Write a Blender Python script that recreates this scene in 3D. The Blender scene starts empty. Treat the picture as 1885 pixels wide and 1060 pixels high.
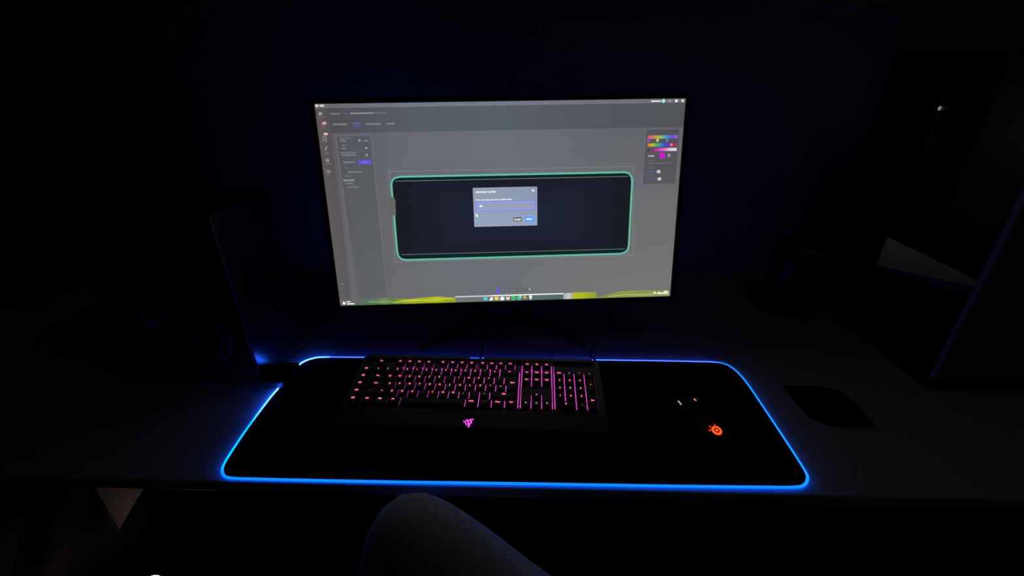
import bpy, bmesh, math, random
from mathutils import Vector, Matrix, Euler
random.seed(7)
C = bpy.context.scene.collection
SC = bpy.context.scene
R = math.radians

# ------------------------------------------------------------------ camera, world, light, exposure
cam_d = bpy.data.cameras.new('camera')
cam = bpy.data.objects.new('camera', cam_d); C.objects.link(cam)
cam.location = (0.028447, -0.622242, 0.563823)
cam.rotation_euler = Euler((R(63.6172), R(0.69788), R(1.61168)), 'XYZ')
cam_d.sensor_width = 36.0; cam_d.sensor_fit = 'HORIZONTAL'
cam_d.lens = 819.716 / 1885 * 36.0
cam_d.clip_start = 0.01
SC.camera = cam
SC.view_settings.view_transform = 'Standard'
SC.view_settings.look = 'None'
SC.view_settings.exposure = 0.0
SC.view_settings.gamma = 1.0
SC.view_settings.use_curve_mapping = False
w = bpy.data.worlds.new('night'); SC.world = w; w.use_nodes = True
w.node_tree.nodes['Background'].inputs[0].default_value = (0.0, 0.0, 0.0, 1)
w.node_tree.nodes['Background'].inputs[1].default_value = 0.0
# added faint fill from overhead for desk and knee, no known lamp behind it
ld = bpy.data.lights.new('added_overhead_fill', 'AREA'); ld.shape = 'DISK'; ld.size = 0.35
ld.energy = 0.155; ld.color = (1.0, 0.93, 0.88)
lo = bpy.data.objects.new('added_overhead_fill', ld); C.objects.link(lo)
lo.location = (0.75, -0.55, 1.70)

# light strengths of the things that glow
LED = 1.0          # edge strip of the desk pad
KEYGLOW = 1.15      # plate below the keycaps

def lin(c):
    return tuple(((v/255.0)/12.92 if v/255.0 <= 0.04045 else ((v/255.0+0.055)/1.055)**2.4) for v in c)

# ------------------------------------------------------------------ materials
def mat(name, col, rough=0.5, metal=0.0, noise=0.0, scale=60.0, bump=0.0, spec=0.5, sheen=0.0):
    m = bpy.data.materials.new(name); m.use_nodes = True
    nt = m.node_tree; b = nt.nodes['Principled BSDF']
    b.inputs['Base Color'].default_value = (*col, 1)
    b.inputs['Roughness'].default_value = rough; b.inputs['Metallic'].default_value = metal
    b.inputs['Specular IOR Level'].default_value = spec
    if sheen: b.inputs['Sheen Weight'].default_value = sheen
    if noise or bump:
        tc = nt.nodes.new('ShaderNodeTexCoord'); n = nt.nodes.new('ShaderNodeTexNoise')
        n.inputs['Scale'].default_value = scale; n.inputs['Detail'].default_value = 4
        nt.links.new(tc.outputs['Object'], n.inputs['Vector'])
        if noise:
            r = nt.nodes.new('ShaderNodeValToRGB')
            r.color_ramp.elements[0].position = 0.3; r.color_ramp.elements[1].position = 0.7
            r.color_ramp.elements[0].color = (*[c*(1-noise) for c in col], 1)
            r.color_ramp.elements[1].color = (*[min(1, c*(1+noise)) for c in col], 1)
            nt.links.new(n.outputs['Fac'], r.inputs['Fac']); nt.links.new(r.outputs['Color'], b.inputs['Base Color'])
        if bump:
            bp = nt.nodes.new('ShaderNodeBump'); bp.inputs['Strength'].default_value = bump; bp.inputs['Distance'].default_value = 0.001
            nt.links.new(n.outputs['Fac'], bp.inputs['Height']); nt.links.new(bp.outputs['Normal'], b.inputs['Normal'])
    return m

def glow(name, col, strength):
    m = bpy.data.materials.new(name); m.use_nodes = True
    nt = m.node_tree; nt.nodes.clear()
    o = nt.nodes.new('ShaderNodeOutputMaterial'); e = nt.nodes.new('ShaderNodeEmission')
    e.inputs['Color'].default_value = (*col, 1); e.inputs['Strength'].default_value = strength
    nt.links.new(e.outputs[0], o.inputs[0]); return m

def glow_attr(name, strength):
    m = bpy.data.materials.new(name); m.use_nodes = True
    nt = m.node_tree; nt.nodes.clear()
    o = nt.nodes.new('ShaderNodeOutputMaterial'); e = nt.nodes.new('ShaderNodeEmission')
    a = nt.nodes.new('ShaderNodeAttribute'); a.attribute_name = 'col'
    e.inputs['Strength'].default_value = strength
    nt.links.new(a.outputs['Color'], e.inputs['Color']); nt.links.new(e.outputs[0], o.inputs[0]); return m

def glass_mat(name, tint):
    m = bpy.data.materials.new(name); m.use_nodes = True
    nt = m.node_tree; nt.nodes.clear()
    o = nt.nodes.new('ShaderNodeOutputMaterial'); t = nt.nodes.new('ShaderNodeBsdfTransparent')
    g = nt.nodes.new('ShaderNodeBsdfGlossy'); mx = nt.nodes.new('ShaderNodeMixShader'); f = nt.nodes.new('ShaderNodeValue')
    t.inputs[0].default_value = (*tint, 1); g.inputs['Roughness'].default_value = 0.03; f.outputs[0].default_value = 0.05
    nt.links.new(f.outputs[0], mx.inputs[0]); nt.links.new(t.outputs[0], mx.inputs[1]); nt.links.new(g.outputs[0], mx.inputs[2])
    nt.links.new(mx.outputs[0], o.inputs[0]); return m

M = dict(
    wall=mat('dark_painted_wall', (0.26, 0.26, 0.29), 0.9, noise=0.08, scale=8, bump=0.15),
    ceiling=mat('ceiling_paint', (0.12, 0.12, 0.12), 0.95, noise=0.05, scale=8),
    floor=mat('dark_floor', (0.02, 0.017, 0.016), 0.6, noise=0.25, scale=10),
    base=mat('baseboard_paint', (0.10, 0.10, 0.10), 0.6, noise=0.05, scale=20),
    desk=mat('desk_top_laminate', (0.42, 0.42, 0.43), 0.42, noise=0.12, scale=140, bump=0.05),
    deskleg=mat('desk_leg_metal', (0.02, 0.02, 0.02), 0.4, 0.6, noise=0.1, scale=80),
    cloth=mat('pad_cloth', (0.006, 0.006, 0.007), 0.95, noise=0.3, scale=900, bump=0.3, spec=0.1),
    black=mat('black_plastic', (0.012, 0.012, 0.013), 0.45, noise=0.1, scale=300, bump=0.05),
    deck=mat('keyboard_deck_plastic', (0.095, 0.078, 0.074), 0.5, noise=0.1, scale=400, bump=0.08),
    cap=mat('keycap_plastic', (0.016, 0.014, 0.014), 0.5, noise=0.1, scale=500, bump=0.06),
    bezel=mat('monitor_plastic', (0.008, 0.008, 0.009), 0.5, noise=0.1, scale=200),
    speaker=mat('speaker_lacquer', (0.010, 0.010, 0.011), 0.24, noise=0.12, scale=250, spec=1.0),
    cone=mat('speaker_cone', (0.01, 0.01, 0.01), 0.7, noise=0.1, scale=100),
    matte=mat('matte_soft_plastic', (0.008, 0.008, 0.008), 0.75, noise=0.1, scale=300, spec=0.15),
    rubber=mat('rubber', (0.008, 0.008, 0.008), 0.8, noise=0.1, scale=200),
    steel=mat('black_steel', (0.008, 0.008, 0.008), 0.5, 0.0, noise=0.1, scale=200),
    front=mat('tower_front_plastic', (0.28, 0.28, 0.28), 0.6, noise=0.1, scale=200),
    board=mat('circuit_board', (0.006, 0.006, 0.007), 0.6, noise=0.3, scale=90),
    card=mat('card_shroud', (0.70, 0.66, 0.60), 0.55, noise=0.06, scale=60),
    felt=mat('black_felt', (0.004, 0.004, 0.004), 0.95, noise=0.3, scale=600, bump=0.4, spec=0.1),
    trousers=mat('grey_sweat_fabric', (0.48, 0.48, 0.50), 0.95, noise=0.08, scale=450, bump=0.4, spec=0.1),
    sock=mat('dark_sock', (0.03, 0.03, 0.03), 0.95, noise=0.2, scale=400),
    pink=mat('pale_pink_cloth', (0.52, 0.38, 0.38), 0.95, noise=0.08, scale=300, bump=0.3, spec=0.1),
    blanket=mat('dark_blanket', (0.50, 0.40, 0.40), 0.95, noise=0.2, scale=120, bump=0.4, spec=0.1),
    chair=mat('chair_fabric', (0.006, 0.006, 0.006), 0.9, noise=0.2, scale=300, bump=0.2, spec=0.1),
    screen=glow_attr('screen_pixels', 1.0),
    led=glow_attr('edge_light', LED),
    keyglow=glow('key_backlight', (0.82, 0.075, 0.62), KEYGLOW),
    leg_pink=glow('legend_pink', (1.0, 0.14, 0.27), 1.45),
    leg_pale=glow('legend_pale', (1.0, 0.36, 0.34), 1.1),
    leg_orange=glow('legend_orange', (1.0, 0.10, 0.02), 1.0),
    leg_dim=glow('legend_dim', (0.10, 0.012, 0.03), 0.5),
    emblem=glow('emblem_magenta', (1.0, 0.09, 0.85), 1.1),
    mouse_logo=glow('mouse_logo_orange', (1.0, 0.085, 0.012), 1.4),
    mouse_red=glow('mouse_logo_red', (0.75, 0.02, 0.012), 1.0),
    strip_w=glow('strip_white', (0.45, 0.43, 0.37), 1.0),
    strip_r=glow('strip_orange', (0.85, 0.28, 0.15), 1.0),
    glint_w=glow('glint_white', (0.19, 0.19, 0.19), 1.0),
    card_fill=glow('card_fill_white', (1.0, 0.93, 0.85), 14.0),
    ring=glow('ring_warm_white', (1.0, 0.93, 0.74), 17.0),
    glass=glass_mat('tinted_glass', (0.75, 0.75, 0.76)),
)

# ------------------------------------------------------------------ mesh helpers
def link(name, me, m, parent=None):
    o = bpy.data.objects.new(name, me); C.objects.link(o)
    if m is not None and not me.materials: me.materials.append(m)
    if parent is not None:
        o.parent = parent
        o.matrix_parent_inverse = world_of(parent).inverted()
    return o
def world_of(o):
    mb = Matrix.LocRotScale(o.location, o.rotation_euler, o.scale)
    return mb if o.parent is None else world_of(o.parent) @ o.matrix_parent_inverse @ mb
def obj(name, bm, m, parent=None, smooth=False):
    me = bpy.data.meshes.new(name); bm.normal_update(); bm.to_mesh(me); bm.free()
    if smooth:
        for p in me.polygons: p.use_smooth = True
    return link(name, me, m, parent)
def tag(o, label=None, cat=None, group=None, kind=None):
    if label: o['label'] = label
    if cat: o['category'] = cat
    if group: o['group'] = group
    if kind: o['kind'] = kind
    return o
def thing(name, loc, label, cat, rz=0.0, group=None):
    o = bpy.data.objects.new(name, None); C.objects.link(o); o.empty_display_size = 0.05
    o.location = loc; o.rotation_euler = (0, 0, rz)
    return tag(o, label, cat, group)
def box(bm, x0, x1, y0, y1, z0, z1, bev=0.0, seg=2, mtx=None):
    vs = [bm.verts.new((x, y, z)) for z in (z0, z1) for y in (y0, y1) for x in (x0, x1)]
    fs = [(0,2,3,1),(4,5,7,6),(0,1,5,4),(2,6,7,3),(0,4,6,2),(1,3,7,5)]
    faces = [bm.faces.new([vs[i] for i in f]) for f in fs]
    allv = vs
    if bev > 0:
        ed = list({e for f in faces for e in f.edges})
        r = bmesh.ops.bevel(bm, geom=ed, offset=bev, segments=seg, affect='EDGES', profile=0.5)
        allv = list({v for f in r['faces'] for v in f.verts} | {v for v in vs if v.is_valid})
    if mtx is not None:
        bmesh.ops.transform(bm, matrix=mtx, verts=allv)
    return bm
def bx(*a, bev=0.0, seg=2, mtx=None):
    bm = bmesh.new(); box(bm, *a, bev=bev, seg=seg, mtx=mtx); return bm
def prism(bm, pts, z0, z1):
    lo_ = [bm.verts.new((p[0], p[1], z0)) for p in pts]; hi = [bm.verts.new((p[0], p[1], z1)) for p in pts]
    n = len(pts)
    bm.faces.new(hi); bm.faces.new(lo_[::-1])
    for i in range(n): bm.faces.new((lo_[i], lo_[(i+1) % n], hi[(i+1) % n], hi[i]))
    return bm
def tube(bm, pts, rad, n=10, closed=False, caps=True):
    pts = [Vector(p) for p in pts]; N = len(pts); rings = []
    up = Vector((0, 0, 1))
    for i, p in enumerate(pts):
        a = pts[(i-1) % N] if (closed or i > 0) else p
        b = pts[(i+1) % N] if (closed or i < N-1) else p
        t = (b - a).normalized()
        u = up if abs(t.dot(up)) < 0.95 else Vector((1, 0, 0))
        s = t.cross(u).normalized(); v = s.cross(t)
        r = rad[i] if isinstance(rad, (list, tuple)) else rad
        rings.append([bm.verts.new(p + r*(math.cos(2*math.pi*k/n)*s + math.sin(2*math.pi*k/n)*v)) for k in range(n)])
    for i in range(N if closed else N-1):
        A, B = rings[i], rings[(i+1) % N]
        for k in range(n): bm.faces.new((A[k], A[(k+1) % n], B[(k+1) % n], B[k]))
    if caps and not closed:
        bm.faces.new(rings[0][::-1]); bm.faces.new(rings[-1])
    return bm
def lathe(bm, prof, n=24, mtx=None):
    rings = []
    for r, z in prof:
        rings.append([bm.verts.new((r*math.cos(2*math.pi*k/n), r*math.sin(2*math.pi*k/n), z)) for k in range(n)])
    for A, B in zip(rings, rings[1:]):
        for k in range(n): bm.faces.new((A[k], A[(k+1) % n], B[(k+1) % n], B[k]))
    if prof[0][0] > 1e-6: bm.faces.new(rings[0][::-1])
    if prof[-1][0] > 1e-6: bm.faces.new(rings[-1])
    vs = [v for r in rings for v in r]
    if mtx is not None: bmesh.ops.transform(bm, matrix=mtx, verts=vs)
    bmesh.ops.remove_doubles(bm, verts=vs, dist=1e-7)
    return bm
def spline(pts, n=8, closed=False):
    P = [Vector(p) for p in pts]; N = len(P); out = []
    for i in range(N if closed else N-1):
        g = lambda k: P[k % N] if closed else P[max(0, min(N-1, k))]
        a, b, c, d = g(i-1), g(i), g(i+1), g(i+2)
        for k in range(n):
            t = k/n
            out.append(0.5*((2*b) + (c-a)*t + (2*a-5*b+4*c-d)*t*t + (3*b-a-3*c+d)*t**3))
    if not closed: out.append(P[-1])
    return out
def rrect(x0, x1, y0, y1, r, n=6):
    out = []
    for cx, cy, a0 in ((x1-r, y1-r, 0), (x0+r, y1-r, 90), (x0+r, y0+r, 180), (x1-r, y0+r, 270)):
        for k in range(n+1):
            a = R(a0 + 90*k/n); out.append((cx + r*math.cos(a), cy + r*math.sin(a)))
    return out

# text -> mesh data, made in one pass
_texts = []
def want_text(body, size, align='CENTER', bold=0.0):
    cu = bpy.data.curves.new('t', 'FONT'); cu.body = body; cu.size = size; cu.align_x = align; cu.align_y = 'CENTER'
    cu.resolution_u = 2; cu.offset = bold
    o = bpy.data.objects.new('t', cu); C.objects.link(o); _texts.append(o); return len(_texts)-1
def bake_texts():
    bpy.context.view_layer.update()
    dg = bpy.context.evaluated_depsgraph_get()
    res = []
    for o in _texts: res.append(bpy.data.meshes.new_from_object(o.evaluated_get(dg)))
    for o in list(_texts):
        cu = o.data; bpy.data.objects.remove(o); bpy.data.curves.remove(cu)
    return res

# ------------------------------------------------------------------ the room
DX0, DX1, DY0, DY1, DT = -1.62, 1.30, -0.162, 0.58, 0.021
FZ = -0.66
RX0, RX1, RY0, RY1, RZ = -1.95, 1.75, -2.4, 0.62, 1.75
def struct(name, bm, m): return tag(obj(name, bm, m), kind='structure')
struct('floor', bx(RX0-.1, RX1+.1, RY0-.1, RY1+.1, FZ-.1, FZ), M['floor'])
struct('ceiling', bx(RX0-.1, RX1+.1, RY0-.1, RY1+.1, RZ, RZ+.1), M['ceiling'])
struct('wall_back', bx(RX0-.1, RX1+.1, RY1, RY1+.1, FZ, RZ), M['wall'])
struct('wall_front', bx(RX0-.1, RX1+.1, RY0-.1, RY0, FZ, RZ), M['wall'])
struct('wall_left', bx(RX0-.1, RX0, RY0, RY1, FZ, RZ), M['wall'])
struct('wall_right', bx(RX1, RX1+.1, RY0, RY1, FZ, RZ), M['wall'])
struct('baseboard_back', bx(RX0, RX1, RY1-.014, RY1, FZ, FZ+.08, bev=.003), M['base'])
struct('baseboard_left', bx(RX0, RX0+.014, RY0, RY1-.014, FZ, FZ+.08, bev=.003), M['base'])
struct('baseboard_right', bx(RX1-.014, RX1, RY0, RY1-.014, FZ, FZ+.08, bev=.003), M['base'])

# ------------------------------------------------------------------ desk
desk = thing('desk', (0.0, RY1-.002, -DT), 'wide grey desk top that carries the monitor, keyboard and glowing pad', 'desk')
bm = bx(DX0, DX1, 0, .760, -DT, 0, bev=.003, seg=3)
bmesh.ops.transform(bm, matrix=Matrix.Translation((0, -.1605, 0)) @ Matrix.Rotation(R(-.55), 4, 'Z'), verts=bm.verts)
for v in bm.verts:
    if v.co.y > .5: v.co.y += (RY1-.001) - (.5995 - .0096*v.co.x) - (0 if v.co.y > .58 else 0)
obj('desk_top', bm, M['desk'], desk)
for x in (-1.40, -.55, .35, 1.15):      # steel brackets that carry the top on the wall
    bm = bmesh.new()
    box(bm, x, x+.04, RY1-.007, RY1-.001, -.24, -DT-.0005, bev=.001)
    box(bm, x, x+.04, .16, RY1-.0075, -DT-.0065, -DT-.0005, bev=.001)
    tube(bm, [(x+.02, RY1-.012, -.21), (x+.02, .24, -DT-.010)], .006, n=8)
    obj('bracket', bm, M['deskleg'], desk)

# ------------------------------------------------------------------ glowing desk pad
outline = [(-.322,.165),(-.405,.165),(-.428,.161),(-.445,.148),(-.4515,.123),(-.4555,.059),(-.457,.028),(-.4565,-.023),(-.455,-.061),(-.452,-.099),
           (-.4495,-.121),(-.4455,-.134),(-.436,-.1445),(-.421,-.149),(-.378,-.150),(-.276,-.1510),(-.142,-.1515),(.015,-.1512),(.217,-.1515),(.377,-.151),
           (.425,-.150),(.440,-.146),(.450,-.137),(.455,-.125),(.457,-.09),(.459,-.016),(.4605,.072),(.459,.107),(.454,.132),(.444,.149),(.424,.156),
           (.374,.158),(.273,.160),(.176,.161),(.05,.163),(-.1,.164),(-.22,.165)]
outl = [(p.x, p.y) for p in spline([(x, y, 0) for x, y in outline], 5, True)]
pad = thing('desk_pad', (0, 0, 0), 'long black cloth desk pad with a glowing blue edge under the keyboard', 'mouse pad')
bm = bmesh.new(); prism(bm, outl[::-1], 0.0002, 0.004); bmesh.ops.recalc_face_normals(bm, faces=bm.faces)
obj('pad_cloth', bm, M['cloth'], pad)
# controller box on the left edge
cb = bmesh.new()
prism(cb, [(y, x) for x, y in []] or rrect(-.490, -.441, .061, .127, .006), .0045, .019)
bmesh.ops.recalc_face_normals(cb, faces=cb.faces)
bmesh.ops.bevel(cb, geom=[e for e in cb.edges if all(v.co.z > .018 for v in e.verts)], offset=.002, segments=2, affect='EDGES')
ctl = obj('controller_box', cb, M['black'], pad)
# edge strip, open where the controller clips over it
def in_ctl(p): return p[0] < -.40 and .060 < p[1] < .128
k0 = max(i for i, p in enumerate(outl) if in_ctl(p))
order = outl[k0:] + outl[:k0]
order = [p for p in order if not in_ctl(p)]
cx = [(x + (0.0019 if x > 0 else -0.0019), y + (0.0019 if y > 0 else -0.0019)) for x, y in order]
bm = bmesh.new(); tube(bm, [(x, y, .0028) for x, y in cx], .0019, n=10)
me_o = obj('edge_light_strip', bm, M['led'], pad, smooth=True)
def led_col(x, y):
    front = (0.006, 0.28, 3.0); left = (0.0, 0.85, 8.0); tip = (0.60, 4.2, 42.0); back = (0.14, 0.42, 8.5); right = (0.012, 0.36, 3.0)
    def mixc(a, b, t): t = max(0, min(1, t)); return tuple(p*(1-t)+q*t for p, q in zip(a, b))
    if x < -.40 and y > -.14:
        if y > .12: return mixc(tip, back, (x+.435)/.06)
        return mixc(front, left, (y+.15)/.04) if y < -.05 else mixc(left, tip, (y+.03)/.09)
    if y < -.13: return front if x < .425 else mixc(front, right, (x-.425)/.03)
    if x > .43: return right
    return back
me = me_o.data
at = me.color_attributes.new('col', 'FLOAT_COLOR', 'POINT')
for i, v in enumerate(me.vertices): at.data[i].color = (*led_col(v.co.x, v.co.y), 1)
# usb cable of the controller
bm = bmesh.new(); tube(bm, spline([(-.486, .118, .008), (-.482, .16, .004), (-.46, .25, .003), (-.40, .40, .003), (-.38, .55, .003)], 6), .0022, n=8)
obj('cable', bm, M['rubber'], pad, smooth=True)

# ------------------------------------------------------------------ monitor
SW = 0.697; SH = SW*9/16
MP = Matrix.Translation((-0.010564, 0.208819, 0.121327)) @ Euler((R(-10.7443), R(0.0528), R(4.01933)), 'XYZ').to_matrix().to_4x4()
mon = thing('monitor', (-.03, .33, 0), 'large flat monitor showing grey lighting software, tilted back behind the pad', 'monitor', R(4.02))
def pobj(name, bm, m, parent, smooth=False):
    bmesh.ops.transform(bm, matrix=MP, verts=bm.verts); return obj(name, bm, m, parent, smooth)
bm = bmesh.new()
B, BB = .0085, .015
for a in ((-SW/2-B, -SW/2, -.004, .014, -BB, SH+B), (SW/2, SW/2+B, -.004, .014, -BB, SH+B),
          (-SW/2, SW/2, -.004, .014, SH, SH+B), (-SW/2, SW/2, -.004, .014, -BB, 0)):
    box(bm, *a, bev=.0012)
pobj('bezel', bm, M['bezel'], mon)
pobj('back_shell', bx(-SW/2-B+.002, SW/2+B-.002, .0145, .026, -BB+.002, SH+B-.002, bev=.005), M['bezel'], mon)
pobj('back_housing', bx(-.20, .20, .0265, .055, .04, .30, bev=.012, seg=3), M['bezel'], mon)
bm = bmesh.new(); box(bm, -.028, .028, .056, .072, .12, .22, bev=.006)
pobj('mount_plate', bm, M['bezel'], mon)
RZM = Matrix.Rotation(R(4.02), 4, 'Z'); TM = Matrix.Translation((-.03, .33, 0)) @ RZM
bm = bmesh.new(); box(bm, -.026, .026, .000, .024, .010, .33, bev=.008, seg=3, mtx=TM)
obj('stand_neck', bm, M['bezel'], mon)
bm = bmesh.new()
for s in (-1, 1):
    p = [(s*.0, .03), (s*.175, -.128), (s*.190, -.120), (s*.035, .045)]
    if s < 0: p = p[::-1]
    prism(bm, p, .0005, .010)
prism(bm, rrect(-.045, .045, -.01, .06, .015), .0105, .013)
bmesh.ops.recalc_face_normals(bm, faces=bm.faces); bmesh.ops.transform(bm, matrix=TM, verts=bm.verts)
obj('stand_foot', bm, M['bezel'], mon)

# picture on the screen: one flat mesh of coloured pixels regions, coordinates in 1920 x 1080 screen units
SV, SF, SCOL = [], [], []
def sp(x, y, lay): return ((x/1920-.5)*SW, -.00006*lay, (1-y/1080)*SH)
def poly(pts, cols, lay):
    i = len(SV)
    SV.extend(sp(x, y, lay) for x, y in pts)
    if isinstance(cols[0], (int, float)): cols = [cols]*len(pts)
    SCOL.extend(lin(c) for c in cols); SF.append(list(range(i, i+len(pts))))
def rect(x0, y0, x1, y1, c, lay, c2=None):
    poly([(x0, y1), (x1, y1), (x1, y0), (x0, y0)], c if c2 is None else [c, c2, c2, c], lay)
def soft(x0, y0, x1, y1, c, bg, lay, s=3):      # a bar of unreadable small print: blurred top and bottom
    ym = (y0+y1)/2
    poly([(x0, ym), (x1, ym), (x1, y0-s), (x0, y0-s)], [c, c, bg, bg], lay)
    poly([(x0, y1+s), (x1, y1+s), (x1, ym), (x0, ym)], [bg, bg, c, c], lay)
def disc(x, y, rx, ry, c, lay, n=14, c2=None):
    pts = [(x+rx*math.cos(-2*math.pi*k/n), y+ry*math.sin(-2*math.pi*k/n)) for k in range(n)]
    if c2 is None: poly(pts, c, lay)
    else:
        for k in range(n): poly([(x, y), pts[k], pts[(k+1) % n]], [c, c2, c2], lay)
def path_line(pts, wd, c, lay, closed=True):
    n = len(pts)
    for i in range(n if closed else n-1):
        a, b = pts[i], pts[(i+1) % n]; dx, dy = b[0]-a[0], b[1]-a[1]; L = math.hypot(dx, dy) or 1
        nx, ny = -dy/L*wd/2, dx/L*wd/2; ex, ey = dx/L*wd*.25, dy/L*wd*.25
        poly([(a[0]+nx-ex, a[1]+ny-ey), (a[0]-nx-ex, a[1]-ny-ey), (b[0]-nx+ex, b[1]-ny+ey), (b[0]+nx+ex, b[1]+ny+ey)], c, lay)
def lerp3(a, b, t): return tuple(p*(1-t)+q*t for p, q in zip(a, b))
def bgc(x, y):  # window grey with the panel's viewing-angle falloff painted into it
    u, v = x/1920, y/1080
    top = [(92,89,96), (101,107,115), (103,109,118), (97,101,109), (96,98,103)]
    bot = [(104,102,104), (106,108,113), (109,113,119), (117,116,117), (119,118,116)]
    def pick(L): k = min(3, int(u*4)); return lerp3(L[k], L[k+1], u*4-k)
    return lerp3(pick(top), pick(bot), v)
for j in range(12):
    for i in range(16):
        x0, x1, y0, y1 = i*120, i*120+120, j*90, j*90+90
        poly([(x0, y1), (x1, y1), (x1, y0), (x0, y0)], [bgc(x0, y1), bgc(x1, y1), bgc(x1, y0), bgc(x0, y0)], 0)
# title bar and header
for i in range(8):
    x0, x1 = i*240, i*240+240
    t0, t1 = bgc(x0, 0), bgc(x1, 0)
    up_ = lambda c, d: tuple(v+d for v in c)
    poly([(x0, 20), (x1, 20), (x1, 0), (x0, 0)], [up_(t0, 14), up_(t1, 14), up_(t1, 12), up_(t0, 12)], 1)
    if x1 > 110:
        a = max(x0, 66)
        poly([(a, 141), (x1, 141), (x1, 20), (a, 20)], [up_(bgc(a, 0), -14), up_(t1, -14), up_(t1, -14), up_(bgc(a, 0), -14)], 1)
poly([(0, 1044), (66, 1044), (66, 20), (0, 20)], [(98,94,94), (94,92,94), (84,80,86), (92,84,86)], 1)
W_ = (255, 255, 250)
disc(10, 8, 6, 6, (255,244,226), 3)
rect(18, 2, 23, 14, (196,130,110), 2)
rect(1731, 151, 1900, 433, (84,85,91), 2, (80,82,88)) if False else poly([(1720, 433), (1900, 433), (1898, 152), (1722, 152)], [(86,88,94), (88,88,90), (80,82,88), (84,86,92)], 2)
rect(1738, 8, 1791, 13.5, W_, 3)
disc(1803, 10.5, 8.5, 9, (190,255,235), 3); disc(1803, 10.5, 3.2, 3.4, (120,180,165), 4)
rect(1831, 9.5, 1842, 13, (225,228,236), 3)
path_line([(1867, 7), (1876, 7), (1876, 15), (1867, 15)], 4, (250,252,255), 3); disc(1871.5, 11, 5, 5, (250,252,255), 3)
path_line([(1900, 6), (1910, 16)], 4, (245,245,255), 3, False); path_line([(1910, 6), (1900, 16)], 4, (245,245,255), 3, False)
# sidebar icons with small captions
ic = (160,160,162); hb = (92,86,90)
path_line([(17, 45), (23, 39), (29, 45), (29, 51), (17, 51)], 4, ic, 3); disc(23, 46, 5, 5, ic, 3)
soft(10, 62, 42, 65, (112,108,112), hb, 2)
disc(30, 101, 12, 10, (130,92,92), 2); disc(37, 92, 11, 6.5, (205,178,182), 3); soft(22, 114, 40, 117, (108,100,104), hb, 2)
disc(38, 145, 13, 6.5, (222,178,178), 3)
path_line([(30+9*math.cos(k*.5236), 164+9*math.sin(k*.5236)) for k in range(12)], 3.5, (148,150,148), 3)
soft(10, 178, 44, 181, (124,120,124), hb, 2)
path_line([(26, 222), (36, 208)], 6, (150,150,150), 3, False); path_line([(20, 226), (33, 226)], 3, (130,130,132), 3, False); soft(18, 238, 40, 241, (118,116,120), hb, 2)
for a in (0, 1):
    for b in (0, 1): rect(22+a*9, 270+b*8, 29+a*9, 276+b*8, (158,160,162), 3)
soft(16, 292, 44, 295, (124,122,126), hb, 2)
disc(27, 333, 10, 7, (148,148,150), 3); disc(27, 333, 4, 3, (110,110,112), 4); soft(14, 347, 36, 350, (112,112,114), hb, 2)
disc(26, 951, 4, 4, (150,150,150), 3); rect(6, 975, 48, 977, (112,110,110), 2); disc(26, 1014, 3, 6, (116,112,112), 2)
# breadcrumb and tabs
hd = (86,90,96)
path_line([(76, 43), (70, 48), (76, 53)], 3, (110,112,116), 3, False)
soft(80, 46, 121, 50, (132,134,138), hd, 2)
disc(153, 48, 8, 8, (92,92,150), 2, c2=(86,90,108))
soft(174, 45, 292, 49, (158,158,160), hd, 2); soft(292, 46, 360, 48, (118,122,126), hd, 2)
soft(80, 96, 152, 102, (134,136,140), hd, 2); soft(249, 97, 325, 103, (134,138,140), hd, 2); soft(355, 97, 398, 103, (140,144,146), hd, 2)
soft(183, 94, 221, 101, (104,102,170), hd, 2); rect(183, 108, 221, 112, (98,94,178), 2)
# left panel
poly([(112, 1044), (270, 1044), (266, 156), (88, 156)], [(96,98,102), (96,99,103), (86,91,97), (84,85,92)], 1)
path_line([(88, 1040), (88, 156), (262, 152), (270, 170), (272, 1040)], 5, (108,112,118), 1.5, False)
lpb = (86,91,97)
for x0, x1, y, g in ((104,168,168,112),(108,139,180,136),(114,134,203,118),(109,135,218,132),(101,187,240,122),(105,182,252,132),(110,172,288,136),
                     (118,130,318,118),(127,204,338,138),(110,148,359,112),(100,158,381,176),(110,150,397,134),(118,176,417,130)):
    soft(x0, y-2.5, x1, y+2.5, (g, g+2, g+6), lpb, 2, 2.5)
for x, y in ((208,180),(238,218),(237,253)): disc(x, y, 5, 5.5, (170,172,176), 3)
rect(231, 178, 252, 184, (140,142,148), 3)
rect(190, 278, 259, 301, (92,88,205), 3); soft(205, 286, 244, 293, (120,118,226), (92,88,205), 4)
# right panel: colour bars, swatches, sliders
def bar(x0, x1, y0, y1, cols, lay):
    n = len(cols)-1
    for i in range(n):
        rect(x0+(x1-x0)*i/n, y0, x0+(x1-x0)*(i+1)/n, y1, cols[i], lay, cols[i+1])
bar(1732, 1893, 181, 198, [(215,70,150),(200,130,80),(185,175,70),(110,180,130),(70,130,200),(110,80,215),(160,95,225)], 3)
disc(1734, 207, 6, 8, (170,70,215), 4); disc(1785, 206, 8, 8.5, (205,200,110), 4); disc(1837, 206, 7, 8, (85,135,205), 4)
bar(1732, 1893, 221, 238, [(215,100,50),(190,180,50),(80,190,50),(60,150,170),(60,75,215),(110,60,170),(175,50,100),(165,55,65)], 3)
disc(1862, 230, 6, 6, (225,150,190), 4)
bar(1755, 1893, 246, 262, [(86,70,88),(205,50,190),(215,110,205),(225,200,222),(228,228,228)], 3)
disc(1739, 256, 4.5, 5, (30,28,34), 4)
soft(1740, 283, 1774, 289, (190,190,194), (84,86,92), 3)
rect(1802, 271, 1830, 299, (214,20,214), 3); rect(1840, 273, 1865, 297, (104,104,106), 3); disc(1853, 284, 5, 6, (200,170,200), 4)
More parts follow.
